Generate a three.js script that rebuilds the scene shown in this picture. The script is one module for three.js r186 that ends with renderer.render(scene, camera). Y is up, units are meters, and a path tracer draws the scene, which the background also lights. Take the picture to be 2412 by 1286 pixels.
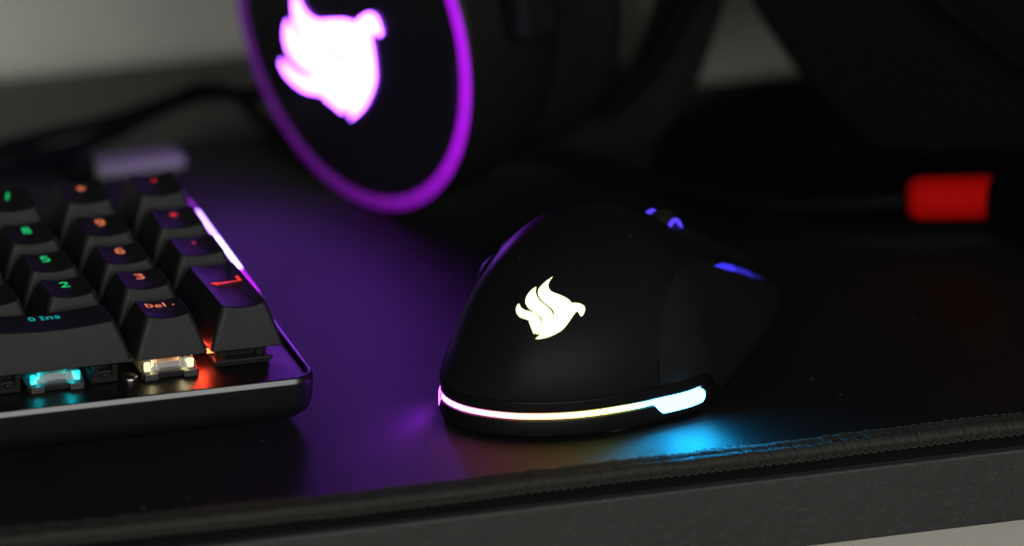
import * as THREE from 'three';
import { RoundedBoxGeometry } from 'three/addons/geometries/RoundedBoxGeometry.js';
import { mergeGeometries, toCreasedNormals } from 'three/addons/utils/BufferGeometryUtils.js';
import { FontLoader } from 'three/addons/loaders/FontLoader.js';
import { RectAreaLightUniformsLib } from 'three/addons/lights/RectAreaLightUniformsLib.js';

// All shapes below are written in units of U metres (a little over one millimetre).
const U = 0.001067;
const scene = new THREE.Scene();
scene.background = new THREE.Color().setRGB(0.004, 0.004, 0.004);

// ---------- camera: long lens, wide open, focused on the mouse logo and the front of the keyboard
const camera = new THREE.PerspectiveCamera(3.841, 1024 / 545, 0.05, 20);
camera.position.set(-546.98 * U, 668.72 * U, 1753.98 * U);
camera.up.set(0.10582, 0.93968, -0.32526);
camera.lookAt(0, 0, 0);
camera.focus = 1.861 * 1.067;
camera.userData.fStop = 6.0;
scene.add(camera);

const renderer = new THREE.WebGLRenderer();
renderer.toneMapping = THREE.LinearToneMapping;
renderer.toneMappingExposure = 1;
renderer.shadowMap.enabled = true;
RectAreaLightUniformsLib.init();

// ---------- the one room light: a soft lamp standing behind the camera, at its azimuth
const LAMP = { at: [-250, 800, 2100], size: [2400, 900], level: 3.9 };

// ---------- helpers
const V3 = (x, y, z) => new THREE.Vector3(x, y, z);
let seed = 7;
const rnd = () => { seed = (seed * 1664525 + 1013904223) >>> 0; return seed / 4294967296; };
const lin = (r, g, b) => new THREE.Color().setRGB(r, g, b);
const std = (c, roughness, o = {}) => new THREE.MeshStandardMaterial({ color: lin(...c), roughness, metalness: 0, ...o });
const phys = (c, roughness, o = {}) => new THREE.MeshPhysicalMaterial({ color: lin(...c), roughness, metalness: 0, ...o });
const glow = (c, k) => new THREE.MeshStandardMaterial({ color: lin(0.02, 0.02, 0.02), roughness: 0.6, emissive: lin(...c), emissiveIntensity: k });
const taken = {};
function numbered(name) { const n = (taken[name] ?? -1) + 1; taken[name] = n; return n ? `${name}_${String(n).padStart(3, '0')}` : name; }
function mesh(name, geo, mat, parent) {
  const m = new THREE.Mesh(geo, mat); m.name = name; m.castShadow = m.receiveShadow = true; parent.add(m); return m;
}
function part(name, geo, mat, parent) { geo.scale(U, U, U); return mesh(name, geo, mat, parent); }   // geo in units
function thing(name, label, category, at = [0, 0, 0], group) {
  const g = new THREE.Group(); g.name = numbered(name); g.position.set(at[0] * U, at[1] * U, at[2] * U);
  g.userData = { label, category }; if (group) g.userData.group = group; scene.add(g); return g;
}
const structure = (o) => { o.userData.kind = 'structure'; return o; };
function areaLight(name, parent, at, target, w, h, color, level) {
  const l = new THREE.RectAreaLight(lin(...color), level, w * U, h * U); l.name = name; l.castShadow = true;
  l.position.set(at[0] * U, at[1] * U, at[2] * U); parent.add(l); parent.updateWorldMatrix(true, true);
  l.lookAt(target[0] * U, target[1] * U, target[2] * U); return l;
}
// grid of points -> indexed geometry; uv in metres from uvOf(i, j)
function gridGeo(nu, nv, f, uvOf, closedU = false) {
  const pos = [], uv = [], idx = [];
  for (let j = 0; j <= nv; j++) for (let i = 0; i <= nu; i++) {
    const p = f(closedU && i === nu ? 0 : i, j); pos.push(p.x, p.y, p.z);
    const q = uvOf ? uvOf(i, j, p) : [p.x * U, p.z * U]; uv.push(q[0], q[1]);
  }
  for (let j = 0; j < nv; j++) for (let i = 0; i < nu; i++) {
    const a = j * (nu + 1) + i, b = a + 1, c = a + nu + 1, d = c + 1; idx.push(a, c, b, b, c, d);
  }
  const g = new THREE.BufferGeometry();
  g.setAttribute('position', new THREE.Float32BufferAttribute(pos, 3));
  g.setAttribute('uv', new THREE.Float32BufferAttribute(uv, 2));
  g.setIndex(idx); g.computeVertexNormals(); return g;
}
const flip = (g) => { const a = g.index.array; for (let i = 0; i < a.length; i += 3) { const t = a[i]; a[i] = a[i + 2]; a[i + 2] = t; } g.computeVertexNormals(); return g; };
function tube(pts, radius, seg = 60, sides = 12) {
  return new THREE.TubeGeometry(new THREE.CatmullRomCurve3(pts.map((p) => V3(...p))), seg, radius, sides, false);
}
const box = (w, h, d, r, x = 0, y = 0, z = 0) => new RoundedBoxGeometry(w, h, d, 3, r).translate(x, y, z);
// loft of rings (arrays of Vector3, all of one length), closed round
function loft(rings) {
  const n = rings[0].length; let len = 0; const acc = [0];
  for (let i = 0; i < n; i++) { len += rings[0][i].distanceTo(rings[0][(i + 1) % n]); acc.push(len); }
  const down = [0]; for (let j = 1; j < rings.length; j++) down.push(down[j - 1] + rings[j][0].distanceTo(rings[j - 1][0]));
  return gridGeo(n, rings.length - 1, (i, j) => rings[j][i], (i, j) => [acc[i] * U, down[j] * U], true);
}
// rounded rectangle in x, z: m points per corner and e per side
function roundRect(w, d, r, m = 6, e = 6, cx = 0, cz = 0) {
  const out = [], hx = w / 2 - r, hz = d / 2 - r;
  const corners = [[hx, hz, 0], [-hx, hz, 1], [-hx, -hz, 2], [hx, -hz, 3]];
  corners.forEach(([x, z, q], c) => {
    for (let i = 0; i <= m; i++) { const a = (q + i / m) * Math.PI / 2; out.push([cx + x + r * Math.cos(a), cz + z + r * Math.sin(a)]); }
    const [nx, nz, nq] = corners[(c + 1) % 4], a = nq * Math.PI / 2, L = out[out.length - 1], R = [cx + nx + r * Math.cos(a), cz + nz + r * Math.sin(a)];
    for (let i = 1; i < e; i++) out.push([L[0] + (R[0] - L[0]) * i / e, L[1] + (R[1] - L[1]) * i / e]);
  });
  return out;
}
// ---------- computed textures
function texture(n, f) {
  const d = new Uint8Array(n * n * 4);
  for (let y = 0; y < n; y++) for (let x = 0; x < n; x++) {
    const v = Math.max(0, Math.min(255, Math.round(255 * f(x / n, y / n)))), o = (y * n + x) * 4;
    d[o] = d[o + 1] = d[o + 2] = v; d[o + 3] = 255;
  }
  const t = new THREE.DataTexture(d, n, n); t.wrapS = t.wrapT = THREE.RepeatWrapping; t.magFilter = THREE.LinearFilter; t.minFilter = THREE.LinearFilter; t.needsUpdate = true; return t;
}
function hash(x, y, s) { let h = Math.imul(x, 374761393) ^ Math.imul(y, 668265263) ^ Math.imul(s, 1274126177); h = Math.imul(h ^ (h >>> 13), 1274126177); return ((h ^ (h >>> 16)) >>> 0) / 4294967296; }
function noise(u, v, n, s, nv = n) {   // tileable value noise with n x nv cells
  const x = u * n, y = v * nv, ix = Math.floor(x), iy = Math.floor(y), fx = x - ix, fy = y - iy, a = fx * fx * (3 - 2 * fx), b = fy * fy * (3 - 2 * fy);
  const h = (i, j) => hash(((i % n) + n) % n, ((j % nv) + nv) % nv, s);
  return (h(ix, iy) * (1 - a) + h(ix + 1, iy) * a) * (1 - b) + (h(ix, iy + 1) * (1 - a) + h(ix + 1, iy + 1) * a) * b;
}
const scaled = (t, metres) => { const c = t.clone(); c.repeat.set(1 / metres, 1 / metres); c.needsUpdate = true; return c; };
const grainT = texture(512, (u, v) => 0.5 * noise(u, v, 128, 1) + 0.35 * noise(u, v, 256, 2) + 0.15 * noise(u, v, 48, 3));
const leatherT = texture(1024, (u, v) => {   // wrinkled grain of the edge band: short slanted ridges
  const w = 0.05 * noise(u, v, 24, 4), a = noise(u + 0.35 * v + w, v - w, 90, 5, 170), b = noise(u + 0.2 * v, v + w, 150, 6, 300);
  const ridge = 1 - Math.abs(2 * a - 1); return 0.65 * ridge + 0.35 * (1 - Math.abs(2 * b - 1));
});
const twillT = texture(512, (u, v) => {   // twill weave: diagonal ribs broken by the cross threads
  const k = (u + v) * 32, rib = 0.5 + 0.5 * Math.sin(2 * Math.PI * k), cross = 0.5 + 0.5 * Math.sin(2 * Math.PI * (u - v) * 32);
  return 0.6 * rib + 0.2 * cross + 0.2 * noise(u, v, 96, 8);
});
const tweedT = texture(512, (u, v) => 0.72 + 0.28 * (0.6 * noise(u, v, 160, 9) + 0.4 * noise(u, v, 30, 10)));
const smearT = texture(512, (u, v) => { const a = noise(u, v, 5, 11, 9), b = noise(u, v, 14, 12, 22), c = noise(u, v, 90, 13); return 0.62 + 0.22 * a + 0.1 * b + 0.06 * c; });

// ---------- materials
const M = {
  added_board: std([0.58, 0.585, 0.54], 0.9, { bumpMap: scaled(grainT, 0.25), bumpScale: 0.0006 }),
  boardLightened: std([0.86, 0.85, 0.76], 0.85, { bumpMap: scaled(grainT, 0.25), bumpScale: 0.0006 }),  // paler colour carries the extra brightness below the desk
  floor: std([0.42, 0.40, 0.35], 0.6, { map: scaled(smearT, 0.8) }),
  deskTop: std([0.017, 0.017, 0.0165], 0.42, { bumpMap: scaled(leatherT, 0.05), bumpScale: 0.00004, roughnessMap: scaled(smearT, 0.3) }),
  deskBand: std([0.033, 0.033, 0.032], 0.46, { bumpMap: scaled(leatherT, 0.036), bumpScale: 0.00007, roughnessMap: scaled(smearT, 0.16) }),
  mat: phys([0.009, 0.009, 0.0094], 0.46, { specularIntensity: 0.8, map: scaled(tweedT, 0.04), bumpMap: scaled(twillT, 0.026), bumpScale: 0.0003 }),
  thread: std([0.036, 0.036, 0.032], 0.6),
  keycap: phys([0.0135, 0.0135, 0.014], 0.53, { specularIntensity: 0.8, bumpMap: scaled(grainT, 0.018), bumpScale: 0.00007 }),
  case: std([0.02, 0.021, 0.023], 0.42, { metalness: 0.7, bumpMap: scaled(grainT, 0.02), bumpScale: 0.00001 }),
  plate: std([0.035, 0.035, 0.037], 0.38, { metalness: 0.85, bumpMap: scaled(grainT, 0.02), bumpScale: 0.00003 }),
  trim: std([0.09, 0.091, 0.093], 0.34, { metalness: 1 }),
  clear: phys([0.62, 0.64, 0.64], 0.14, { transmission: 0.94, ior: 1.5 }),
  blackPlastic: phys([0.009, 0.009, 0.009], 0.45, { specularIntensity: 0.6 }),
  greyTab: std([0.05, 0.05, 0.05], 0.5),
  stem: std([0.19, 0.085, 0.055], 0.5),
  steel: std([0.35, 0.34, 0.33], 0.3, { metalness: 1 }),
  shell: phys([0.010, 0.010, 0.0106], 0.42, { specularIntensity: 0.14, bumpMap: scaled(grainT, 0.012), bumpScale: 0.000006 }),
  grip: phys([0.014, 0.0135, 0.0135], 0.6, { specularIntensity: 0.15, bumpMap: scaled(grainT, 0.012), bumpScale: 0.00001 }),
  mouseBase: phys([0.007, 0.007, 0.007], 0.34, { specularIntensity: 0.5 }),
  mouseInner: std([0.004, 0.004, 0.004], 0.7),
  gloss: phys([0.006, 0.006, 0.006], 0.26),
  rubber: std([0.012, 0.012, 0.012], 0.6),
  cup: phys([0.008, 0.0085, 0.008], 0.45, { specularIntensity: 0.5 }),
  cupPlate: std([0.01, 0.01, 0.011], 0.3),
  leather: phys([0.006, 0.006, 0.006], 0.55, { specularIntensity: 0.4, bumpMap: scaled(leatherT, 0.04), bumpScale: 0.0001 }),
  cable: phys([0.004, 0.004, 0.004], 0.6, { specularIntensity: 0.12 }),
  red: phys([0.50, 0.003, 0.002], 0.75, { specularIntensity: 0.1 }),
  foam: phys([0.003, 0.003, 0.003], 0.95, { specularIntensity: 0.1, bumpMap: scaled(grainT, 0.01), bumpScale: 0.0004 }),
  stand: phys([0.003, 0.003, 0.003], 0.6, { specularIntensity: 0.08 }),
  greyPlug: std([0.19, 0.19, 0.18], 0.6),
  greyBox: std([0.33, 0.333, 0.305], 0.8),
  lint: std([0.16, 0.15, 0.14], 0.9),
  lampCase: std([0.03, 0.03, 0.03], 0.6),
};

// ================================================================ setting
{
  const w = structure(part('added_board', box(2400, 130, 20, 2, 0, -20, -225), M.added_board, scene));   // added board in place of the far lit floor, low to keep reflections dark
  part('lightened_panel', box(2400, 650, 22, 2, 0, -411, -225), M.boardLightened, w);  // colour lightened to make up for the shade under the desk
  structure(part('floor', box(3200, 20, 3600, 1, 0, -752, 1000), M.floor, scene));
}
// ================================================================ soft lamp behind the camera
{
  const g = thing('studio_lamp', 'large white softbox lamp on a stand behind the viewpoint', 'lamp', [LAMP.at[0], -742, LAMP.at[2]]);
  const h = LAMP.at[1] + 742, [w, d] = LAMP.size, face = new THREE.Group();
  const away = Math.atan2(LAMP.at[0], LAMP.at[2]), tilt = Math.atan2(LAMP.at[1], Math.hypot(LAMP.at[0], LAMP.at[2]));
  const turn = (geo) => geo.rotateX(tilt).rotateY(Math.PI + away).translate(0, h, 0);
  part('housing', turn(box(w + 40, d + 40, 60, 8, 0, 0, -34)), M.lampCase, g);
  part('diffuser', turn(new THREE.PlaneGeometry(w, d)), new THREE.MeshStandardMaterial({ color: lin(0.8, 0.8, 0.8), emissive: lin(1, 0.98, 0.93), emissiveIntensity: 0.6, side: THREE.DoubleSide }), g);
  part('pole', new THREE.CylinderGeometry(14, 14, h - d / 2 + 60, 16).translate(0, (h - d / 2 + 60) / 2, 60), M.lampCase, g);
  const f = V3(0, 0, 0).sub(V3(...LAMP.at)).normalize();
  areaLight('lamp_light', scene, V3(...LAMP.at).addScaledVector(f, 6).toArray(), [0, 0, 0], w, d, [1, 0.985, 0.94], LAMP.level);
}
// ================================================================ desk
{
  const g = thing('desk', 'dark desk with grained front edge band under the black mat', 'desk', [0, -22, 0]);
  part('desk_top', box(900, 17.9, 327, 0.6, 0, 8.95, -28.0), M.deskTop, g);
  const prof = [], r = 0.7, y0 = 0.1, y1 = 17.7, z0 = 135.55, z1 = 136.9;   // rounded edge band, butted to the board
  prof.push([z0, y1]);
  for (let i = 0; i <= 5; i++) { const a = Math.PI / 2 * (1 - i / 5); prof.push([z1 - r + r * Math.cos(a), y1 - r + r * Math.sin(a)]); }
  for (let i = 1; i < 6; i++) prof.push([z1, y1 - r - (y1 - y0 - 2 * r) * i / 6]);
  for (let i = 0; i <= 5; i++) { const a = -Math.PI / 2 * i / 5; prof.push([z1 - r + r * Math.cos(a), y0 + r + r * Math.sin(a)]); }
  prof.push([z0, y0]);
  part('edge_band', flip(gridGeo(120, prof.length - 1, (i, j) => V3(-450 + i * 7.5, prof[j][1], prof[j][0]), (i, j, p) => [p.x * U, (p.y - p.z) * U])), M.deskBand, g);
  for (const [x, z] of [[-420, -170], [420, -170], [-420, 110], [420, 110]]) part('leg', box(40, 720, 40, 2, x, -360.1, z), M.blackPlastic, g);
}
// ================================================================ desk mat with an overlocked edge
const edgeZ = (x) => { const s = Math.max(0, -70 - x) / 90; return 130.2 - 3.6 * Math.min(2, s * s) + 0.25 * Math.sin(x * 0.07) + 0.12 * Math.sin(x * 0.23 + 1); };
{
  const g = thing('desk_mat', 'black cloth desk mat with stitched edge under keyboard and mouse', 'desk mat', [0, -4, 0]);
  const x0 = -215, x1 = 160, zb = -116;
  const nx = 150, nz = 60;
  part('cloth', gridGeo(nx, nz, (i, j) => {
    const x = x0 + (x1 - x0) * i / nx, ze = edgeZ(x) - 1.0; return V3(x, 4, zb + (ze - zb) * j / nz);
  }), M.mat, g);
  part('rubber_base', gridGeo(nx, 3, (i, j) => {
    const x = x0 + (x1 - x0) * i / nx; const c = [[zb, 0.1], [zb, 3.9], [edgeZ(x) - 1.2, 3.9], [edgeZ(x) - 1.2, 0.1]][j]; return V3(x, c[1], c[0]);
  }), M.rubber, g);
  part('edge_roll', tube([...Array(76)].map((_, k) => { const x = x0 + (x1 - x0) * k / 75; return [x, 2.3, edgeZ(x) - 0.55]; }), 1.35, 300, 12), M.rubber, g);
  // one overlock stitch: strands wrapped round the roll, a knot at the bottom and a bite into the cloth
  const stitches = [];
  for (let v = 0; v < 3; v++) {
    const strands = [];
    for (let k = 0; k < 7; k++) {
      const jit = () => (rnd() - 0.5) * 0.22, off = (k - 3) * 0.28 + (rnd() - 0.5) * 0.12, lift = 0.34 * rnd() * rnd(), pts = [];
      pts.push([off - 0.75 + jit() * 0.5, 4.0, -4.1 + jit()], [off - 0.7 + jit() * 0.3, 4.2, -3.7], [off - 0.6 + jit() * 0.4, 4.22 + jit() * 0.2, -2.8]);
      for (let s = 0; s <= 8; s++) {
        const a = 1.95 - s / 8 * 2.85, r = 1.6 + (s > 1 && s < 6 ? 0.14 : 0) + jit() * 0.7 + lift * 0.8;
        pts.push([off + (s / 8 - 0.5) * 0.9 + jit() * 0.5, 2.3 + r * Math.sin(a), -0.55 + r * Math.cos(a)]);
      }
      strands.push(tube(pts, 0.13 + 0.05 * rnd(), 15, 4));
    }
    const loop = []; for (let s = 0; s <= 10; s++) { const a = Math.PI * 1.15 * s / 10 - 0.3; loop.push([0.75 * Math.cos(a) + (rnd() - 0.5) * 0.08, 1.45 - 0.75 * Math.sin(a) * 0.75, 1.0 + 0.2 * Math.sin(a)]); }
    strands.push(tube(loop, 0.15, 14, 5));
    strands.push(tube([[-0.75, 4.05, -4.35], [-0.3, 4.2, -4.25], [0.3, 4.2, -4.1], [0.75, 4.05, -4.0]], 0.13, 8, 4));
    const m = mergeGeometries(strands); m.scale(U, U, U); stitches.push(m);
  }
  // loose fibres standing out of the wrapped edge
  const fuzz = new THREE.InstancedMesh(new THREE.CapsuleGeometry(0.035 * U, 0.7 * U, 1, 4), M.thread, 5200); fuzz.name = 'thread_fuzz'; fuzz.userData.kind = 'stuff';
  const mt = new THREE.Matrix4(), qt = new THREE.Quaternion(), eu = new THREE.Euler();
  for (let k = 0; k < 5200; k++) {
    const x = x0 + (x1 - x0) * rnd(), a = 2.2 - 2.6 * rnd(), r = 1.75 + 0.2 * rnd(); eu.set(rnd() * 6.28, rnd() * 6.28, rnd() * 6.28); qt.setFromEuler(eu);
    mt.compose(V3(x * U, (2.3 + r * Math.sin(a)) * U, (edgeZ(x) - 0.55 + r * Math.cos(a)) * U), qt, V3(1, 0.5 + rnd(), 1)); fuzz.setMatrixAt(k, mt);
  }
  fuzz.castShadow = fuzz.receiveShadow = true; g.add(fuzz);
  let n = 0;
  for (let x = x0 + 1; x < x1; x += 1.95) {
    const s = mesh('stitch', stitches[n % 3], M.thread, g); s.position.set((x + (rnd() - 0.5) * 0.18) * U, rnd() * 0.08 * U, (edgeZ(x) + (rnd() - 0.5) * 0.08) * U);
    s.rotation.y = (edgeZ(x - 1) - edgeZ(x + 1)) / 2 + (rnd() - 0.5) * 0.05; s.scale.setScalar(0.98 + 0.05 * rnd()); n++;
  }
}
// ================================================================ keyboard
const font = await new FontLoader().loadAsync('fonts/droid/droid_sans_bold.typeface.json');
const KEY = 17.85, COL = -104.5, ROWZ = 65.5;
{
  const g = thing('keyboard', 'black mechanical keyboard with lit numpad keys and silver front trim', 'keyboard', [0, 0, 80]);
  g.rotation.x = 0.032;                       // back raised a little; local z = 0 is the front edge
  const Z = (z) => z - 80;
  const xr = -72.0, xl = -156, zf = 83.2, zb = -36, cx = (xr + xl) / 2, cz = (zf + zb) / 2 - 80, w = xr - xl, d = zf - zb;
  const ring = (inset, y, r) => roundRect(w - 2 * inset, d - 2 * inset, Math.max(1.5, r - 3.0), 10, 10, cx, cz).map(([x, z]) => V3(x, y, z));
  part('case', loft([ring(6, 1.0, 5), ring(4.2, 0.9, 6), ring(3.4, 1.3, 6.5), ring(1.2, 3.2, 8), ring(0.5, 5.5, 8.5), ring(0.2, 10.2, 8.8), ring(0.25, 10.7, 8.8)]), M.case, g);
  part('trim', loft([ring(0.25, 10.72, 8.8), ring(0.62, 11.75, 8.5), ring(0.8, 11.92, 8.35), ring(1.45, 11.95, 7.8), ring(1.75, 11.8, 7.5), ring(1.85, 11.25, 7.4)]), M.trim, g);
  const top = ring(1.8, 11.3, 7.4), c0 = V3(cx, 11.3, cz);
  part('plate', loft([top, top.map((p) => p.clone().lerp(c0, 0.3)), top.map((p) => p.clone().lerp(c0, 0.999))]), M.plate, g);
  for (const x of [-90, -135]) part('foot', box(12, 6, 5, 1, x, -1.9, Z(-28)), M.rubber, g);
  for (const x of [-84, -138]) part('foot', box(12, 1.4, 5, 0.5, x, 0.4, Z(72)), M.rubber, g);

  // side light bar along the right edge
  const bar = part('light_bar', box(1.6, 4.0, 66, 0.7, xr - 0.5, 10.9, Z(0.5)), std([0.3, 0.28, 0.34], 0.5), g);
  const lit = [[-31, -24, [0.30, 0.01, 0.55], 1.2], [-23.5, -6.5, [0.36, 0.2, 1.0], 9], [-6, 15.5, [0.34, 0.22, 1.0], 14], [16, 31, [0.55, 0.01, 0.9], 1.6]];
  for (const [a, b, c, k] of lit) part('light_bar_segment', box(1.5, 2.2, b - a, 0.7, xr - 0.2, 11.9, Z((a + b) / 2)), glow(c, k), bar);
  areaLight('light_bar_light', g, [xr + 2.2, 9.5, Z(-2)], [xr + 60, -14, Z(0) + 80], 40, 3, [0.30, 0.0, 1.0], 8);

  // keycap: hollow, tapered, dished like a cylinder across its width
  function keycap(wu, du, h, slope) {
    const bw = KEY * wu - 0.85, bd = KEY * du - 0.85, tw = bw - 6.5, td = bd - 5.2, back = 0.2;
    const yTop = (x, z) => h - 0.85 * (1 - Math.min(1, (x / (tw / 2)) ** 2)) - slope * (z - back);
    const at = (s, r, y) => roundRect(bw + (tw - bw) * s, bd + (td - bd) * s, r, 6, 12, 0, back * s).map(([x, z]) => {
      const t = yTop(x * (tw / (bw + (tw - bw) * s)), z); return V3(x, y(t), z);
    });
    const rings = [at(0.1, 0.7, () => 0.9), at(0.02, 0.9, () => 0.05), at(0.0, 0.95, () => 0.3)];
    for (const s of [0.2, 0.4, 0.6, 0.8, 0.93]) rings.push(at(s - 0.05 * Math.sin(Math.PI * s), 0.95 + 0.6 * s, (t) => 0.3 + (t - 0.3) * s));
    rings.push(at(0.985, 1.6, (t) => t - 0.22), at(1.02, 1.55, (t) => t - 0.05));
    for (const k of [0.94, 0.8, 0.6, 0.4, 0.2, 0.002]) {
      rings.push(roundRect(tw, td, 1.6, 6, 12, 0, 0).map(([x, z]) => V3(x * k, yTop(x * k, back + z * k), back + z * k)));
    }
    return { geo: loft(rings), yTop, back, td };
  }
  function legendGeo(shapes, cap, cx0, cz0, sx = 1, sz = 1) {   // flat print laid on the dished top
    const s = new THREE.ShapeGeometry(shapes, 6); s.computeBoundingBox(); const b = s.boundingBox, p = s.attributes.position;
    for (let i = 0; i < p.count; i++) {
      const x = cx0 + (p.getX(i) - (b.min.x + b.max.x) / 2) * sx, z = cz0 - (p.getY(i) - (b.min.y + b.max.y) / 2) * sz;
      p.setXYZ(i, x, cap.yTop(x, z) + 0.05, z);
    }
    s.computeVertexNormals(); return s;
  }
  const GREEN = glow([0.01, 0.85, 0.24], 0.62), AMBER = glow([1, 0.26, 0.11], 0.7), RED = glow([1, 0.04, 0.02], 0.85), CYAN = glow([0.0, 0.62, 0.62], 0.5);
  const rowH = [9.45, 9.8, 9.3, 9.6, 11.4], slopes = [-0.04, -0.02, 0.0, 0.03, 0.09];
  const arrow = new THREE.Shape(); [[-3.9, -0.2], [-2.0, 1.2], [-2.0, 0.3], [2.9, 0.3], [2.9, 3.0], [3.7, 3.0], [3.7, -0.6], [-2.0, -0.6], [-2.0, -1.5]].forEach(([x, y], i) => (i ? arrow.lineTo(x, y) : arrow.moveTo(x, y)));
  const keys = [];   // [column, row from the front, width, depth, text, material]
  ['Del .', '3', '6', '9', '*'].forEach((t, r) => keys.push([0, r, 1, 1, t, AMBER]));
  keys.push([1, 0.5, 1, 2, 'ENTER', RED], [1, 2, 1, 1, '.', RED], [1, 3, 1, 1, '+', RED], [1, 4, 1, 1, '-', RED]);
  [['2', 1], ['5', 2], ['8', 3], ['/', 4]].forEach(([t, r]) => keys.push([-1, r, 1, 1, t, GREEN]));
  keys.push([-1.5, 0, 2, 1, '0 Ins', CYAN]);
  [['1', 1], ['4', 2], ['7', 3], ['Num', 4]].forEach(([t, r]) => keys.push([-2, r, 1, 1, t, GREEN]));
  const BASE = 11.3 + 5.6;
  // switch pieces, shared
  const top4 = (w0, w1, y0, y1) => loft([roundRect(w0, w0, 0.9, 4, 3).map(([x, z]) => V3(x, y0, z)), roundRect(w0 - 0.4, w0 - 0.4, 1.1, 4, 3).map(([x, z]) => V3(x, y0 + 1.2, z)),
    roundRect(w1, w1 - 0.6, 1.6, 4, 3).map(([x, z]) => V3(x, y1 - 0.3, z)), roundRect(w1 - 0.8, w1 - 1.4, 1.4, 4, 3).map(([x, z]) => V3(x, y1, z)), roundRect(5, 5, 0.5, 4, 3).map(([x, z]) => V3(x, y1, z))]);
  const part0 = { lower: box(13.6, 1.5, 13.6, 0.3, 0, 0.76, 0), clear: top4(13.2, 9.8, 1.5, 6.0), stem: box(6.6, 4.4, 4.6, 0.3, 0, 4.4, 0.6), tab: box(3.2, 1.5, 1.0, 0.2, 0, 0.8, 0),
    rib: box(0.35, 3.4, 0.5, 0.1, 0, 3.4, 5.6), bridge: box(4.6, 1.0, 0.5, 0.15, 0, 2.1, 6.7), led: box(2.6, 0.7, 1.2, 0.2, 0, 1.9, -4.6) };
  for (const k in part0) part0[k].scale(U, U, U);
  for (const [c, r, wu, du, text, mat] of keys) {
    const row = Math.floor(r), cap = keycap(wu, du, rowH[row] + (du > 1 ? 0.2 : 0), slopes[row]);
    const k = part('keycap', cap.geo, M.keycap, g); const x = COL + c * KEY, z = Z(ROWZ - r * KEY);
    k.position.set(x * U, BASE * U, z * U);
    const back = cap.back - cap.td / 2;
    if (text === 'ENTER') part('glowing_legend', legendGeo([arrow], cap, 0.2, back + 12.0), mat, k);
    else {
      const big = text.length === 1, size = big ? 3.4 : 2.5;
      const lx = text === '0 Ins' ? -0.4 : 0, lz = back + (big ? 3.5 : 3.1), sy = text === '-' || text === '.' || text === '*' ? 1.0 : 1;
      part('glowing_legend', legendGeo(font.generateShapes(text, size), cap, lx, lz, 0.95, sy * 1.05), mat, k);
    }
    // switch under the cap
    const colour = c === 1 ? [1, 0.10, 0.03] : c === 0 ? (r === 0 ? [1, 0.82, 0.42] : [1, 0.3, 0.1]) : c === -1.5 ? [0.0, 0.75, 0.85] : [0.02, 0.9, 0.35];
    const sw = mesh('switch', part0.lower, M.blackPlastic, g); sw.position.set(x * U, 11.31 * U, z * U);
    mesh('upper_housing', part0.clear, c === 1 ? M.blackPlastic : M.clear, sw);
    if (c !== 1) mesh('stem', part0.stem, M.stem, sw);
    const led = mesh('led', part0.led, glow(colour, r === 0 ? 26 : 34), sw);
    if (r === 0) {
      for (const s of [-1, 1]) { const t = mesh('tab', part0.tab, M.greyTab, sw); t.position.set(s * 4.6 * U, 0, 7.2 * U); }
      for (const s of [-3.9, -2.9, 2.6, 3.8]) { const t = mesh('rib', part0.rib, M.clear, sw); t.position.set(s * U, 0, 0); }
      mesh('bridge', part0.bridge, M.clear, sw);
    }
    if (r === 0) {
      for (const s of [-1, 1]) {
        const l = new THREE.PointLight(lin(...colour), 0.0002); l.name = 'led_light'; l.castShadow = true; l.shadow.radius = 0.05; l.position.set(s * 4.3 * U, 3.0 * U, 4.6 * U); sw.add(l);
        const b = mesh('led_window', new RoundedBoxGeometry(1.5 * U, 2.2 * U, 1.2 * U, 2, 0.4 * U), glow(colour, 2.2), sw); b.position.set(s * 5.1 * U, 2.6 * U, 5.3 * U);
      }
    }
  }
  // stabiliser blocks under the wide zero key and the tall enter key
  for (const x of [COL - 1.5 * KEY - 11.4, COL - 1.5 * KEY + 11.4]) {
    const s = part('stabiliser', mergeGeometries([box(6.4, 3.0, 9, 0.4, 0, 1.6, 1.5), box(5.0, 5.4, 4.6, 0.3, 0, 4.0, 1.8), box(1.3, 2.6, 2.4, 0.2, -2.2, 3.6, 6), box(1.3, 2.6, 2.4, 0.2, 2.2, 3.6, 6), box(1.4, 1.2, 14, 0.4, 0, 2.2, 0)]), M.blackPlastic, g);
    s.position.set(x * U, 11.31 * U, Z(ROWZ) * U);
  }
  {
    const s = part('stabiliser', mergeGeometries([box(13.4, 1.8, 9, 0.4, 0, 1.0, 2), box(12.2, 2.6, 5, 0.4, 0, 3.0, 2), box(5.4, 5.6, 4.4, 0.3, 0, 3.6, 2), box(1.5, 4.6, 1.0, 0.2, -4.2, 3.6, 5), box(1.5, 4.6, 1.0, 0.2, 4.2, 3.6, 5), box(13.8, 1.0, 1.2, 0.3, 0, 1.6, 6.9)]), M.blackPlastic, g);
    s.position.set((COL + KEY) * U, 11.31 * U, Z(ROWZ - 2) * U);
    const b = part('led', box(4.2, 0.9, 1.4, 0.3, COL + KEY - 5.6, 14.2, Z(ROWZ + 0.6)), glow([1, 0.16, 0.04], 5), g);
    const l = new THREE.PointLight(lin(1, 0.05, 0.02), 0.0004); l.name = 'led_light'; l.castShadow = true; l.shadow.radius = 0.05; l.position.set((COL + KEY - 8.8) * U, 15.6 * U, Z(ROWZ + 0.5) * U); g.add(l);
  }
  // cross-head screw in the plate
  const sc = part('screw', new THREE.LatheGeometry([[0, 1.15], [0.5, 1.15], [0.55, 0.85], [1.0, 0.95], [1.7, 0.8], [1.95, 0.4], [1.95, 0]].map(([a, b]) => new THREE.Vector2(a, b)), 28), M.steel, g);
  sc.position.set(-113.6 * U, 11.35 * U, Z(70.4) * U);
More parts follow.
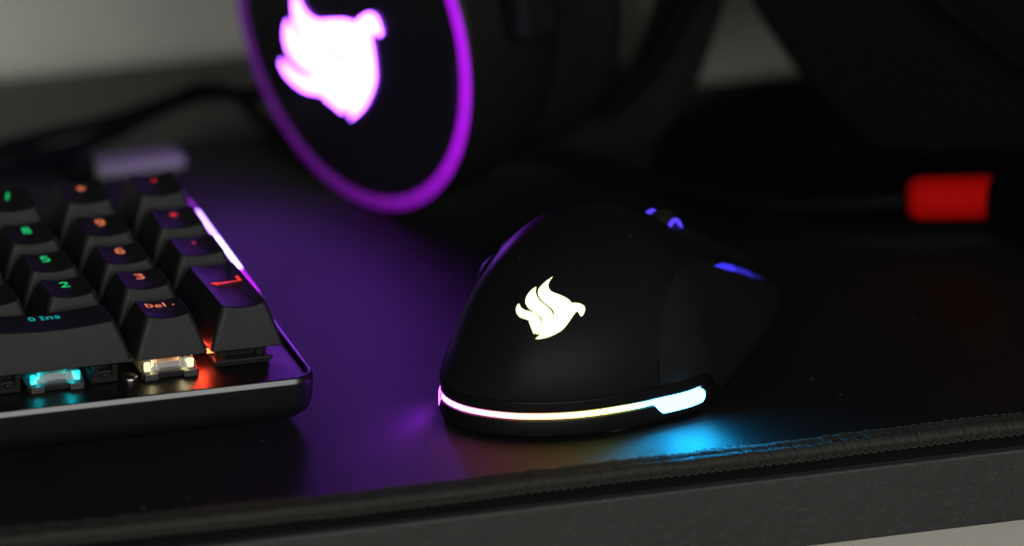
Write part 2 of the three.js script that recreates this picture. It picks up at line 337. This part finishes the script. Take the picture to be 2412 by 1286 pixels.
  part('screw_slot', mergeGeometries([box(2.2, 0.12, 0.35, 0.05, 0, 1.16, 0), box(0.35, 0.13, 2.2, 0.05, 0, 1.162, 0)]), M.mouseInner, sc);
}
// ================================================================ mouse
const LOGO = [
  [[-3.32, 15.44], [-4.42, 14.12], [-5.18, 13.00], [-5.61, 12.07], [-5.57, 11.25], [-5.07, 10.54], [-3.96, 9.95], [-2.60, 9.59], [-1.57, 9.28], [-1.09, 8.89], [-0.99, 8.39], [-1.18, 7.70], [-1.63, 6.85], [-2.17, 6.02], [-3.12, 5.01], [-4.11, 4.16], [-2.97, 4.51], [-1.31, 5.25], [0.39, 6.35], [1.51, 7.33], [2.27, 8.45], [2.98, 9.77], [3.47, 10.74], [3.92, 11.07], [4.35, 10.95], [4.65, 10.72], [5.04, 10.97], [5.27, 11.64], [5.27, 12.32], [4.80, 12.60], [3.89, 12.50], [2.76, 12.10], [2.23, 11.87], [1.50, 12.11], [0.37, 12.23], [-1.19, 12.24], [-2.45, 12.24], [-3.25, 12.57], [-3.74, 13.16], [-3.77, 14.04]],
  [[-6.36, 12.48], [-7.06, 11.94], [-7.75, 11.09], [-8.06, 10.30], [-8.02, 9.40], [-7.49, 8.67], [-6.51, 8.02], [-5.15, 7.65], [-3.99, 7.42], [-3.42, 7.10], [-3.29, 6.53], [-3.34, 5.75], [-3.49, 4.95], [-3.05, 5.05], [-2.15, 5.98], [-1.49, 6.90], [-1.21, 7.79], [-1.23, 8.41], [-1.69, 8.91], [-2.50, 9.27], [-3.69, 9.59], [-4.74, 9.96], [-5.63, 10.58], [-6.20, 11.44]],
  [[-9.56, 9.29], [-9.90, 8.86], [-9.87, 8.14], [-9.38, 7.37], [-8.29, 6.63], [-6.80, 6.35], [-5.79, 6.12], [-4.92, 5.83], [-4.42, 5.47], [-4.09, 4.87], [-3.71, 4.91], [-3.46, 5.63], [-3.40, 6.40], [-3.68, 6.92], [-4.26, 7.30], [-5.28, 7.57], [-6.41, 7.69], [-7.56, 7.84], [-8.65, 8.34], [-9.20, 8.87]],
  [[-6.26, 6.11], [-5.61, 5.51], [-4.62, 4.72], [-4.29, 4.87], [-4.50, 5.45], [-5.08, 5.85], [-5.78, 6.07]],
];
function smoothPoly(p) {   // smooth between corners, sharp at the tips
  const n = p.length, out = [], v = p.map((q) => new THREE.Vector2(...q));
  const sharp = v.map((q, i) => { const a = v[(i + n - 1) % n].clone().sub(q), b = v[(i + 1) % n].clone().sub(q); return a.dot(b) / (a.length() * b.length()) > -0.35; });
  for (let i = 0; i < n; i++) {
    const b = v[i], c = v[(i + 1) % n], a = sharp[i] ? b.clone().multiplyScalar(2).sub(c) : v[(i + n - 1) % n], d = sharp[(i + 1) % n] ? c.clone().multiplyScalar(2).sub(b) : v[(i + 2) % n];
    for (let k = 0; k < 4; k++) {
      const t = k / 4, t2 = t * t, t3 = t2 * t, f = (A, B, C, D) => 0.5 * (2 * B + (C - A) * t + (2 * A - 5 * B + 4 * C - D) * t2 + (3 * B - A - 3 * C + D) * t3);
      out.push(new THREE.Vector2(f(a.x, b.x, c.x, d.x), f(a.y, b.y, c.y, d.y)));
    }
  }
  return out;
}
function polyTriangles(poly, levels) {
  if (THREE.ShapeUtils.isClockWise(poly)) poly.reverse();
  let tris = THREE.ShapeUtils.triangulateShape(poly, []).map((t) => t.map((i) => poly[i]));
  for (let l = 0; l < levels; l++) tris = tris.flatMap(([a, b, c]) => { const m = (p, q) => p.clone().add(q).multiplyScalar(0.5), d = m(a, b), e = m(b, c), f = m(c, a); return [[a, d, f], [d, b, e], [f, e, c], [d, e, f]]; });
  return tris;
}
{
  const g = thing('computer_mouse', 'black computer mouse with glowing bird logo and rainbow light strip', 'mouse', [-25.85, 0, 109.56]);
  g.rotation.y = Math.PI - THREE.MathUtils.degToRad(34.32);      // local: x left, z forward
  const L3 = (X, Y, Z) => V3(-X, Y, Z);                       // X right, Y up, Z forward of the rear
  const C = [[-10, -1.5], [-19.9, 0], [-27, 5.7], [-29.8, 15], [-30.5, 35], [-30, 60], [-29.5, 85], [-28, 103], [-22, 113], [0, 117], [20, 113], [27, 104], [30.2, 80], [30, 55], [30, 41], [28.3, 26.5], [20.8, 16.4], [14.8, 10.2], [7.2, 4.2], [-1.1, 0.3]]
    .map(([x, z]) => [x, z > 45 ? 45 + (z - 45) * (119.1 - 45) / 72 : z])
    .map(([x, z]) => { const g = Math.min(1, Math.max(0, (z - 50) / 40)) * Math.min(1, Math.max(0, x / 20)); return [x - 0.18 * g, z - 2.51 * g * Math.min(1, Math.max(0, (z - 70) / 30))]; });
  const outlineAt = (t) => {   // t in [0, 1)
    const m = C.length, s = (((t % 1) + 1) % 1) * m, i = Math.floor(s), f = s - i, q = (k) => C[(i + k + m) % m], [a, b, c, d] = [q(-1), q(0), q(1), q(2)];
    return [0, 1].map((k) => 0.5 * (2 * b[k] + (c[k] - a[k]) * f + (2 * a[k] - 5 * b[k] + 4 * c[k] - d[k]) * f * f + (3 * b[k] - a[k] - 3 * c[k] + d[k]) * f ** 3));
  };
  const sp0 = [-2.9, 48.78], sp1 = [-3.43, 100.76], h0 = 41.1, h1 = 13.01, hc = 2.14, pa = 0.71, pb = 1.24, pb2 = 1.48, da = -0.04, db = 0.5;
  const nT = 320, nP = 70, out = [...Array(nT)].map((_, i) => outlineAt(i / nT));
  const sd = [sp1[0] - sp0[0], sp1[1] - sp0[1]], sl = sd[0] ** 2 + sd[1] ** 2;
  const kRaw = out.map(([x, z]) => Math.min(1, Math.max(0, ((x - sp0[0]) * sd[0] + (z - sp0[1]) * sd[1]) / sl)));
  const kk = kRaw.map((_, i) => { let s = 0; for (let j = -16; j <= 16; j++) s += kRaw[(i + j + nT) % nT]; return s / 33; });
  const low = (z) => { const s = Math.min(1, Math.max(0, (z - 28) / 12)); return 9.5 - 7 * s * s * (3 - 2 * s); };
  const P = [];   // shell points [psi][t]
  for (let j = 0; j <= nP; j++) {
    const psi = Math.PI / 2 * j / nP, row = [];
    for (let i = 0; i < nT; i++) {
      const k = kk[i], [x, z] = out[i], H = h0 + (h1 - h0) * k + hc * 4 * k * (1 - k), y0 = low(z), q = Math.min(1, Math.max(0, (-x - 6) / 16)), wl = q * q * (3 - 2 * q) * (1 - k), A = 1 - Math.cos(psi) ** (pa + da * wl), B = Math.sin(psi) ** (pb + (pb2 - pb) * k + db * wl);
      row.push(V3(x + (sp0[0] + k * sd[0] - x) * (j === nP ? 1 : A), y0 + (H - y0) * (j === nP ? 1 : B), z + (sp0[1] + k * sd[1] - z) * (j === nP ? 1 : A)));
    }
    P.push(row);
  }
  const N = P.map((row, j) => row.map((p, i) => {
    const du = P[j][(i + 1) % nT].clone().sub(P[j][(i + nT - 1) % nT]), dv = P[Math.min(nP, j + 1)][i].clone().sub(P[Math.max(0, j - 1)][i]), n = dv.cross(du);
    if (j > nP - 3 || n.length() < 1e-5) return V3(0, 1, 0.0);
    n.normalize(); return n.y < -0.2 ? n.negate() : n;
  }));
  // make normals point outward, then blend the crest
  for (let j = 0; j <= nP - 3; j++) for (let i = 0; i < nT; i++) { const c = V3(P[j][i].x - (sp0[0] + kk[i] * sd[0]), 6, P[j][i].z - (sp0[1] + kk[i] * sd[1])); if (N[j][i].dot(c) < 0) N[j][i].negate(); }
  for (let j = nP - 2; j <= nP; j++) for (let i = 0; i < nT; i++) N[j][i].copy(N[nP - 3][i]).lerp(V3(0, 1, -0.02), (j - nP + 3) / 3).normalize();
  // ease the shading round the rear corners
  const Ns = N.map((row, j) => row.map((n, i) => { const s = V3(0, 0, 0); for (let d = -13; d <= 13; d++) s.addScaledVector(row[(i + d + nT) % nT], Math.exp(-d * d / 70)); return s.normalize(); }));
  N.forEach((row, j) => row.forEach((n, i) => n.copy(Ns[j][i])));
  const tri = [];   // [[p, n], [p, n], [p, n]]
  for (let j = 0; j < nP; j++) for (let i = 0; i < nT; i++) {
    const i2 = (i + 1) % nT, q = (a, b) => ({ p: P[a][b], n: N[a][b] });
    tri.push([q(j, i), q(j + 1, i), q(j, i2)], [q(j, i2), q(j + 1, i), q(j + 1, i2)]);
  }
  function clipped(F, off = 0) {   // the part of the shell where F(p) >= 0
    const pos = [], nor = [], uv = [];
    for (const t of tri) {
      let poly = t.map((v) => ({ ...v, f: F(v.p) })); if (poly.every((v) => v.f < 0)) continue;
      if (poly.some((v) => v.f < 0)) {
        const o = []; for (let a = 0; a < poly.length; a++) {
          const u = poly[a], w = poly[(a + 1) % poly.length]; if (u.f >= 0) o.push(u);
          if ((u.f < 0) !== (w.f < 0)) { const s = u.f / (u.f - w.f); o.push({ p: u.p.clone().lerp(w.p, s), n: u.n.clone().lerp(w.n, s).normalize() }); }
        } poly = o;
      }
      for (let a = 1; a + 1 < poly.length; a++) for (const v of [poly[0], poly[a], poly[a + 1]]) {
        const q = L3(v.p.x + v.n.x * off, v.p.y + v.n.y * off, v.p.z + v.n.z * off); pos.push(q.x, q.y, q.z); nor.push(-v.n.x, v.n.y, v.n.z); uv.push(v.p.x * U, (v.p.z + v.p.y) * U);
      }
    }
    const geo = new THREE.BufferGeometry();
    geo.setAttribute('position', new THREE.Float32BufferAttribute(pos, 3)); geo.setAttribute('normal', new THREE.Float32BufferAttribute(nor, 3)); geo.setAttribute('uv', new THREE.Float32BufferAttribute(uv, 2)); return geo;
  }
  const seam = [[16, 22.3], [17.27, 21.55], [17.84, 21.12], [20.22, 20.6], [23.45, 20.35], [28.73, 20.45], [34, 20.7], [39.68, 21.0], [57.79, 21.6], [76.65, 23.4], [97.16, 25.0], [108, 27], [125, 29]];
  const seamX = (z) => { if (z <= 16) return 22.3; for (let i = 1; i < seam.length; i++) if (z < seam[i][0]) { const [a, b] = [seam[i - 1], seam[i]]; return a[1] + (b[1] - a[1]) * (z - a[0]) / (b[0] - a[0]); } return 29; };
  const splitX = (z) => 0.4 + 0.2 * (z - 35.4) * Math.exp(-Math.max(0, z - 52) / 22);
  const slit = (p) => (p.z < 35.4 ? Math.hypot(p.x - 0.4, p.z - 35.4) : Math.abs(p.x - splitX(p.z))) - 0.32;
  const hinge = (p) => 66.0 + 0.004 * (p.x + 4) ** 2 - p.z;            // where the buttons leave the palm shell
  const right = (p) => p.x - seamX(p.z);
  const leftX = (z) => -25 + 0.0016 * (z - 62) ** 2;
  const left = (p) => (leftX(p.z) - p.x);
  const lipAt = [];
  part('inner_body', clipped(() => 1, -0.55), M.mouseInner, g);
  part('palm_shell', clipped((p) => Math.min(-right(p) - 0.17, slit(p), hinge(p) - 0.15)), M.shell, g);
  part('left_button', clipped((p) => Math.min(-hinge(p) - 0.15, splitX(p.z) - p.x - 0.32, -left(p) - 0.15)), M.shell, g);
  part('right_button', clipped((p) => Math.min(-hinge(p) - 0.15, p.x - splitX(p.z) - 0.32, -right(p) - 0.17)), M.shell, g);
  part('side_grip', clipped((p) => right(p) - 0.17), M.grip, g);
  { // raised lip along the top of the grip
    const pts = []; for (let z = 58; z <= 97; z += 3) { const x = seamX(z) + 0.5; pts.push([x, z]); }
    lipAt.push(...pts);
  }
  part('thumb_panel', clipped((p) => Math.min(-hinge(p) - 0.15, left(p) - 0.15)), M.grip, g);
  // height of the shell over a point of its plan
  const hAt = (x, z) => {
    let best = -1;
    for (const [a, b, c] of tri) {
      const d = (b.p.z - c.p.z) * (a.p.x - c.p.x) + (c.p.x - b.p.x) * (a.p.z - c.p.z); if (Math.abs(d) < 1e-9) continue;
      const l1 = ((b.p.z - c.p.z) * (x - c.p.x) + (c.p.x - b.p.x) * (z - c.p.z)) / d; if (l1 < -1e-4 || l1 > 1.0001) continue;
      const l2 = ((c.p.z - a.p.z) * (x - c.p.x) + (a.p.x - c.p.x) * (z - c.p.z)) / d; if (l2 < -1e-4 || l1 + l2 > 1.0001) continue;
      best = Math.max(best, l1 * a.p.y + l2 * b.p.y + (1 - l1 - l2) * c.p.y);
    }
    return best;
  };
  const cache = new Map(), hc2 = (x, z) => { const k = x.toFixed(3) + ',' + z.toFixed(3); if (!cache.has(k)) cache.set(k, hAt(x, z)); return cache.get(k); };
  { // glossy chamfer along the top of the grip
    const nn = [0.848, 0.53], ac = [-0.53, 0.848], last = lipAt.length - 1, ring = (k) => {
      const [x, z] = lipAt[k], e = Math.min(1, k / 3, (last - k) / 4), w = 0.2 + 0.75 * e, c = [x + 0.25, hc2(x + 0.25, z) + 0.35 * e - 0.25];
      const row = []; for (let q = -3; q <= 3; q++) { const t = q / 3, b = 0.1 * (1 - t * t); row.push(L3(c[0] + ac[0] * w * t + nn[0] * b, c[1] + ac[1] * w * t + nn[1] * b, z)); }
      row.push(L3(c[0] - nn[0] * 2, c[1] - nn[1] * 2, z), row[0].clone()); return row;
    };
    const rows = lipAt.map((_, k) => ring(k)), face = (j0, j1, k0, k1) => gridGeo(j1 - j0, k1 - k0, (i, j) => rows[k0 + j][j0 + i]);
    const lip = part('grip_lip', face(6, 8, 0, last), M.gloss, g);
    [[0, 5, 1.0], [5, 9, 0.45], [9, last, 0.12]].forEach(([k0, k1, lev]) => part('side_glint_glow', face(0, 6, k0, k1), glow([0.05, 0.035, 1.0], lev), lip));  // blue glint painted as emission, stepping dimmer towards the front
  }
  const logoPos = [];
  for (const poly of LOGO) for (const t of polyTriangles(smoothPoly(poly), 2)) for (const v of [t[0], t[2], t[1]]) { const q = L3(v.x, hc2(v.x, v.y) + 0.16, v.y); logoPos.push(q.x, q.y, q.z); }
  const lg = new THREE.BufferGeometry(); lg.setAttribute('position', new THREE.Float32BufferAttribute(logoPos, 3)); lg.computeVertexNormals();
  part('glowing_logo', lg, glow([0.93, 1.0, 0.46], 2.3), g);

  const specks = []; for (let k = 0; k < 46; k++) {   // dust on the shell
    const x = -24 + 42 * rnd(), z = 5 + 32 * rnd(), h = hc2(x, z), r = 0.035 + 0.05 * rnd(); if (h < 10) continue;
    const q = L3(x, h + r * 0.6, z); specks.push(new THREE.SphereGeometry(r, 5, 4).scale(1 + 1.5 * rnd(), 0.7, 1).rotateY(rnd() * 3).translate(q.x, q.y, q.z));
  }
  part('dust', mergeGeometries(specks), M.lint, g).userData.kind = 'stuff';
  // base, and the light strip running round the rear
  const nrm = out.map((_, i) => { const a = out[(i + nT - 1) % nT], b = out[(i + 1) % nT], d = Math.hypot(b[0] - a[0], b[1] - a[1]); return [-(b[1] - a[1]) / d, (b[0] - a[0]) / d]; });
  const sgn = (nrm[0][1] > 0) ? -1 : 1;                                  // at the rear the outward normal points to -Z
  const at = (i, off, y) => { const k = ((i % nT) + nT) % nT; return L3(out[k][0] + sgn * nrm[k][0] * off, y, out[k][1] + sgn * nrm[k][1] * off); };
  const ringM = (off, y) => [...Array(nT)].map((_, i) => at(i, off, typeof y === 'function' ? y(out[i][1]) : y));
  const bt = (z) => Math.min(4.95, low(z) - 0.3), bi = (z) => low(z) + 0.8;
  part('base', loft([ringM(-6, 0.5), ringM(-1.6, 0.4), ringM(-0.5, 0.75), ringM(-0.1, 1.2), ringM(0.1, (z) => bt(z) * 0.6), ringM(-0.05, (z) => bt(z) - 0.25), ringM(-0.3, bt), ringM(-1.3, bt), ringM(-1.3, (z) => Math.max(bt(z), low(z) - 0.1)), ringM(-1.6, (z) => Math.max(bt(z), low(z) + 0.3))]), M.mouseBase, g);
  for (const [x, z] of [[-14, 10], [10, 16], [-10, 95], [10, 95]]) part('glide_pad', new THREE.CylinderGeometry(6, 6, 0.5, 24).translate(-x, 0.25, z), M.rubber, g);
  // indices: the right wide end starts where X = 20 on the rear right, the left one mirrors it
  let iR = 0, iR2 = 0, iL = 0, iL2 = 0;
  for (let i = 0; i < nT; i++) {
    if (i > nT / 2) { if (out[i][1] > 16.0) iR = i + 1; if (out[i][1] > 29.0) iR2 = i + 1; }
    else { if (out[i][1] < 7) iL = i; if (out[i][1] < 19) iL2 = i; }
  }
  iR -= nT; iR2 -= nT;                                                    // negative: before the rear point, on the right
  const band = (i0, i1, prof) => gridGeo(i1 - i0, prof.length - 1, (i, j) => at(i0 + i, prof[j][0], prof[j][1]), (i, j, p) => [p.x * U, p.y * U]);
  part('trim_band', band(iR2 - 3, iL2 + 3, [[-1.2, 6.45], [-0.45, 6.5], [-0.3, 6.7], [-0.3, 8.95], [-0.45, 9.2], [-1.2, 9.25]]), M.mouseBase, g);
  const strip = part('light_strip', band(iR2, iL2, [[-0.95, 4.6], [-0.9, 6.7]]), std([0.4, 0.4, 0.4], 0.5), g);
  const stops = [[0, [0.08, 0.7, 1.0]], [0.10, [0.55, 1.0, 0.35]], [0.25, [1.0, 0.85, 0.18]], [0.5, [1.0, 0.46, 0.17]], [0.72, [1.0, 0.20, 0.34]], [0.9, [0.95, 0.17, 0.95]], [1, [0.6, 0.12, 1.0]]];
  const hue = (t) => { for (let i = 1; i < stops.length; i++) if (t <= stops[i][0]) { const [a, b] = [stops[i - 1], stops[i]], s = (t - a[0]) / (b[0] - a[0]); return a[1].map((v, k) => v + (b[1][k] - v) * s); } return stops.at(-1)[1]; };
  const nSeg = 32;
  for (let s = 0; s < nSeg; s++) {
    const a = Math.round(iR + (iL - iR) * s / nSeg), b = Math.round(iR + (iL - iR) * (s + 1) / nSeg); if (b <= a) continue;
    part('light_strip_segment', band(a, b, [[-0.7, 5.2], [-0.28, 5.25], [-0.15, 5.45], [-0.15, 6.0], [-0.28, 6.2], [-0.7, 6.25]]), glow(hue((s + 0.5) / nSeg), 8), strip);
  }
  // the wide ends: their lower edge steps down behind the strip, their outer corner is rounded
  const wideEnd = (i0, i1) => {   // i0 at the strip, i1 at the outer end
    const n = 40, prof = [0, 0.05, 0.16, 0.5, 0.84, 0.95, 1], off = [-0.8, -0.1, 0.12, 0.18, 0.12, -0.1, -0.8];
    return gridGeo(n, 6, (i, j) => {
      const t = i / n, f = i0 + (i1 - i0) * t, k = Math.floor(f), a = at(k, off[j], 0), b = at(k + 1, off[j], 0), p = a.lerp(b, f - k);
      const s0 = Math.min(1, t / 0.22), lo = 5.2 - 3.1 * s0 * s0 * (3 - 2 * s0) + 0.9 * Math.max(0, (t - 0.93) / 0.07) ** 2, hi = 6.4 - 1.2 * Math.max(0, (t - 0.84) / 0.16) ** 2.2;
      p.y = lo + (hi - lo) * prof[j]; return p;
    }, (i, j, p) => [p.x * U, p.y * U]);
  };
  part('light_strip_end', wideEnd(iR, iR2), glow([0.10, 0.5, 1.0], 9), strip).userData.label = 'wide cyan end of the light strip';
  part('light_strip_end', wideEnd(iL, iL2), glow([0.45, 0.05, 1.0], 10), strip).userData.label = 'wide purple end of the light strip';
  const mid = (a, b, off, y) => at(Math.round((a + b) / 2), off, y);
  g.updateWorldMatrix(true, true);
  const wl = (v) => g.localToWorld(v.clone().multiplyScalar(U)).divideScalar(U).toArray();
  areaLight('strip_end_light', scene, wl(mid(iR2, iR, 1.0, 5.8)), wl(mid(iR2, iR, 30, 14)), 11, 3.0, [0.0, 0.45, 1.0], 180);
  areaLight('strip_end_light', scene, wl(mid(iL, iL2, 0.8, 4.6)), wl(mid(iL, iL2, 24, 4)), 12, 3.2, [0.36, 0.0, 1.0], 18);
  // thumb buttons and scroll wheel
  for (const [z0, z1] of [[24, 42], [43, 60]]) {
    const zc = (z0 + z1) / 2; part('side_button', new THREE.SphereGeometry(1, 28, 18).scale(2.4, 3.0, (z1 - z0) / 2 - 0.3).translate(23.2 + (zc - 33) * 0.05, 27.5 - (zc - 33) * 0.1, zc), M.shell, g);
  }
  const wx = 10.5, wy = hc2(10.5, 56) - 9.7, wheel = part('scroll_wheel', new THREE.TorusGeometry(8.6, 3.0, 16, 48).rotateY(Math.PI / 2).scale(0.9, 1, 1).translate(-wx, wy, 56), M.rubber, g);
  for (const d of [-2.9, 2.9]) part('wheel_glint_glow', new THREE.TorusGeometry(d < 0 ? 9.1 : 10.7, 0.6, 8, 64).rotateY(Math.PI / 2).translate(-wx + d, wy, 56), glow([0.10, 0.05, 1.0], 1.0), wheel);  // rings glow to stand in for blue glints on the wheel
  part('rim', new THREE.CylinderGeometry(8.4, 8.4, 3.4, 40).rotateZ(Math.PI / 2).translate(-wx, wy, 56), M.blackPlastic, wheel);
}
// ================================================================ headset
{
  const ctr = [-23.4, 46.0, -57.0];
  const g = thing('headset', 'black headset with purple glowing ring and bird logo on ear cup', 'headset', [ctr[0], 0, ctr[2]]);
  const n = V3(-0.924, -0.066, 0.376).normalize(), ex = V3(0, 1, 0).cross(n).normalize(), ey = n.clone().cross(ex);
  const B = new THREE.Matrix4().makeBasis(ex, ey, n).scale(V3(0.985, 0.985, 0.985)).setPosition(0, ctr[1], 0);
  const lathe = (pts, seg = 96) => new THREE.LatheGeometry(pts.map(([r, z]) => new THREE.Vector2(r, z)), seg).rotateX(Math.PI / 2).applyMatrix4(B);   // profile [radius, height along the outward normal]
  part('cup_shell', lathe([[0, -34], [36, -34], [40, -33], [43.5, -28], [46, -20], [46.9, -10], [46.9, -2], [46.6, -0.6], [44, -0.5]]), M.cup, g);
  part('cup_plate', lathe([[43.1, -0.4], [42.7, 0.25], [39, 0.55], [20, 0.9], [0, 1.0]]), M.cupPlate, g);
  const ring = part('light_ring', lathe([[41.3, -0.6], [46.8, -0.6]]), M.blackPlastic, g);
  const nSeg = 36;
  for (let s = 0; s < nSeg; s++) {      // glowing ring segments, strength graded by angle
    const a0 = s / nSeg * Math.PI * 2, a1 = (s + 1) / nSeg * Math.PI * 2, am = (a0 + a1) / 2;
    const lev = 0.17 + 0.78 * (0.5 + 0.5 * Math.cos(am - 0.2)) ** 3;
    const prof = [[43.0, -0.5], [43.3, 0.2], [44.2, 0.5], [45.4, 0.4], [46.4, -0.1], [46.7, -0.5]];
    const seg = gridGeo(4, prof.length - 1, (i, j) => { const a = a0 + (a1 - a0) * i / 4; return V3(prof[j][0] * Math.cos(a), prof[j][0] * Math.sin(a), prof[j][1]); }).applyMatrix4(B);
    part('light_ring_segment', seg, glow([0.47, 0.0, 0.9], lev), ring);
  }
  // the emblem
  const pos = [], m = [3.09, -1.37, 0.905, 1.95];
  for (const poly of LOGO) for (const t of polyTriangles(smoothPoly(poly), 0)) for (const v of t) {
    const a = v.x + 4.15, b = (v.y - 4.28) * 1.4, x = -1.1 + m[0] * a + m[1] * b, y = -23.4 + m[2] * a + m[3] * b; pos.push(x, y, 1.35);
  }
  const lg = new THREE.BufferGeometry(); lg.setAttribute('position', new THREE.Float32BufferAttribute(pos, 3)); lg.computeVertexNormals(); lg.applyMatrix4(B);
  part('glowing_logo', lg, glow([0.33, 0.07, 1.0], 19), g);
  const W = (lx, ly, lz) => V3(lx, ly, lz).applyMatrix4(B).add(V3(ctr[0], 0, ctr[2])).toArray();
  areaLight('logo_light', scene, W(-4, -6, 2.4), W(-4, -20, 60), 30, 30, [0.50, 0.0, 1.0], 1.6);
  // cushion, yoke, headband, second cup, microphone boom
  const inn = (pts) => lathe(pts.map(([r, z]) => [r, z]));
  part('ear_cushion', inn([[20, -36], [24, -52], [31, -57], [38, -56], [42.5, -50], [43.5, -43], [41, -36.5], [36, -34.2]]), M.leather, g);
  const rel = ([x, y, z]) => [x - ctr[0], y, z - ctr[2]];
  part('yoke', mergeGeometries([box(7, 26, 14, 2.5, 0, 0, 0).applyMatrix4(new THREE.Matrix4().makeBasis(ex, ey, n).setPosition(V3(-50.5, 13, -15).applyMatrix4(B))), box(7, 20, 12, 2.5, 0, 0, 0).applyMatrix4(new THREE.Matrix4().makeBasis(ex, ey, n).setPosition(V3(50, 16, -18).applyMatrix4(B)))]), M.cup, g);
  part('headband', tube([[83, 96, -84], [76, 62, -78], [69, 38, -73], [60, 20, -69], [50, 10.5, -67], [32, 9.5, -70], [10, 12, -82]].map(rel), 8.6, 80, 20), M.leather, g);
  part('headband_frame', tube([[84, 100, -62], [73, 66, -58], [62, 42, -57], [52, 26, -58], [42, 16, -61]].map(rel), 2.6, 60, 12), M.stand, g);
  part('microphone_boom', tube([[28, 6, -66], [48, 5, -40], [68, 6, -12], [85, 10, 5], [96.4, 12, 11.4]].map(rel), 2.3, 70, 12), M.cable, g);
  const dir = V3(18.4, 0, 4.8).normalize(), q = new THREE.Quaternion().setFromUnitVectors(V3(0, 1, 0), dir);
  const mic = part('microphone', new THREE.LatheGeometry([[0, 0], [2.5, 0], [4.4, 0.8], [5.3, 2.6], [5.5, 5], [5.5, 21], [0, 21]].map(([r, y]) => new THREE.Vector2(r, y)), 48).applyQuaternion(q).translate(...rel([96.4, 12.2, 11.4])), M.red, g);
  mic.userData.label = 'red collar of the microphone';
  part('foam_tip', new THREE.SphereGeometry(10.5, 40, 28).scale(1.05, 1, 1).translate(...rel([124.3, 12.2, 22.4])), M.foam, g);
}
// ================================================================ round stand behind the microphone
{
  const g = thing('monitor_stand', 'black monitor stand with round base behind the red microphone collar', 'stand', [117.1, -4, -45.9]);
  part('base', new THREE.LatheGeometry([[0, 0.1], [60, 0.1], [62.5, 0.8], [63.5, 3], [63, 6], [61, 8.2], [56, 9.6], [0, 11]].map(([r, y]) => new THREE.Vector2(r, y)), 120), M.stand, g);
  const prof = (pts) => { const s = new THREE.Shape(); pts.forEach(([x, y], i) => (i ? s.lineTo(x, y) : s.moveTo(x, y))); return s; };
  const slab = (pts, d) => new THREE.ExtrudeGeometry(prof(pts), { depth: d, bevelEnabled: true, bevelSize: 1, bevelThickness: 1, bevelSegments: 3 }).rotateY(-0.262);
  part('leg', slab([[-58, 100], [-37, 48], [-28, 34], [-8, 13], [12, 9], [40, 9], [40, 100]], 10), M.stand, g);
  part('leg_trim', tube([[-20, 74, 10], [-2, 56, 16], [14, 42, 21], [32, 27, 26]], 2.4, 40, 12), M.stand, g);
}
// ================================================================ small things behind
{
  const b = thing('storage_box', 'pale grey box standing behind the headset', 'box', [104, -4, -157]);
  part('side', box(56, 120, 58, 2, 0, 60.1, 0), M.greyBox, b);
  part('lid', box(58, 14, 60, 2, 0, 127.2, 0), M.greyBox, b);
  const c = thing('cable', 'black cable curving from headset to back of keyboard', 'cable', [-60, 0, -140], 'cables on the mat');
  const rel = (p) => p.map(([x, y, z]) => [x + 60, y, z + 140]);
  part('sleeve', tube(rel([[-150, 2, -108], [-118, 2, -117], [-97.4, 2, -116.7], [-81.4, 2, -114.9], [-67.3, 2.2, -122.9], [-50.8, 3.4, -134.9], [-36.6, 2, -146], [-22.9, 0.4, -146.9], [0, -2.0, -146]]), 1.9, 120, 12), M.cable, c);
  const c2 = thing('cable', 'black cable looping behind the ear cup of the headset', 'cable', [-60, 0, -140], 'cables on the mat');
  part('sleeve', tube(rel([[-104, 2, -117], [-92, 1.8, -124], [-80.1, 1.8, -128.8], [-65.6, 2, -133.4], [-47.9, 4.2, -138], [-38, 5.6, -141], [-31.3, 4.5, -138], [-28.3, 2, -127.5], [-26.7, 2, -109.7], [-20, 2, -96]]), 1.7, 140, 12), M.cable, c2);
  const p = thing('cable_plug', 'pale grey rounded plug lying behind the keyboard', 'plug', [-67, 0, -99]);
  part('shell', box(24, 4.6, 10, 2.25, 0, 2.4, 0).rotateY(0.05), M.greyPlug, p);
  part('collar', new THREE.CylinderGeometry(2.6, 3.0, 6, 20).rotateZ(Math.PI / 2).translate(-14.6, 3.1, 0.7), M.cable, p);
}
// ================================================================ lint on the cloth
{
  const parts = [];
  for (let k = 0; k < 130; k++) {
    const x = -150 + 240 * rnd(), z = -20 + 145 * rnd(), r = 0.025 + 0.04 * rnd(), l = rnd() < 0.2 ? 0.5 + 0.7 * rnd() : 0.06; const a = rnd() * 6.28;
    if (x < -70 && z < 84) continue;
    parts.push(new THREE.CapsuleGeometry(r, l, 2, 5).rotateZ(Math.PI / 2).rotateY(a).translate(x, r + 0.02, z));
  }
  const l = part('lint', mergeGeometries(parts), M.lint, scene); l.userData = { kind: 'stuff', label: 'pale specks of lint scattered on the black mat', category: 'lint' };
}
scene.traverse((o) => { if (o.isLight) o.castShadow = true; });
renderer.render(scene, camera);
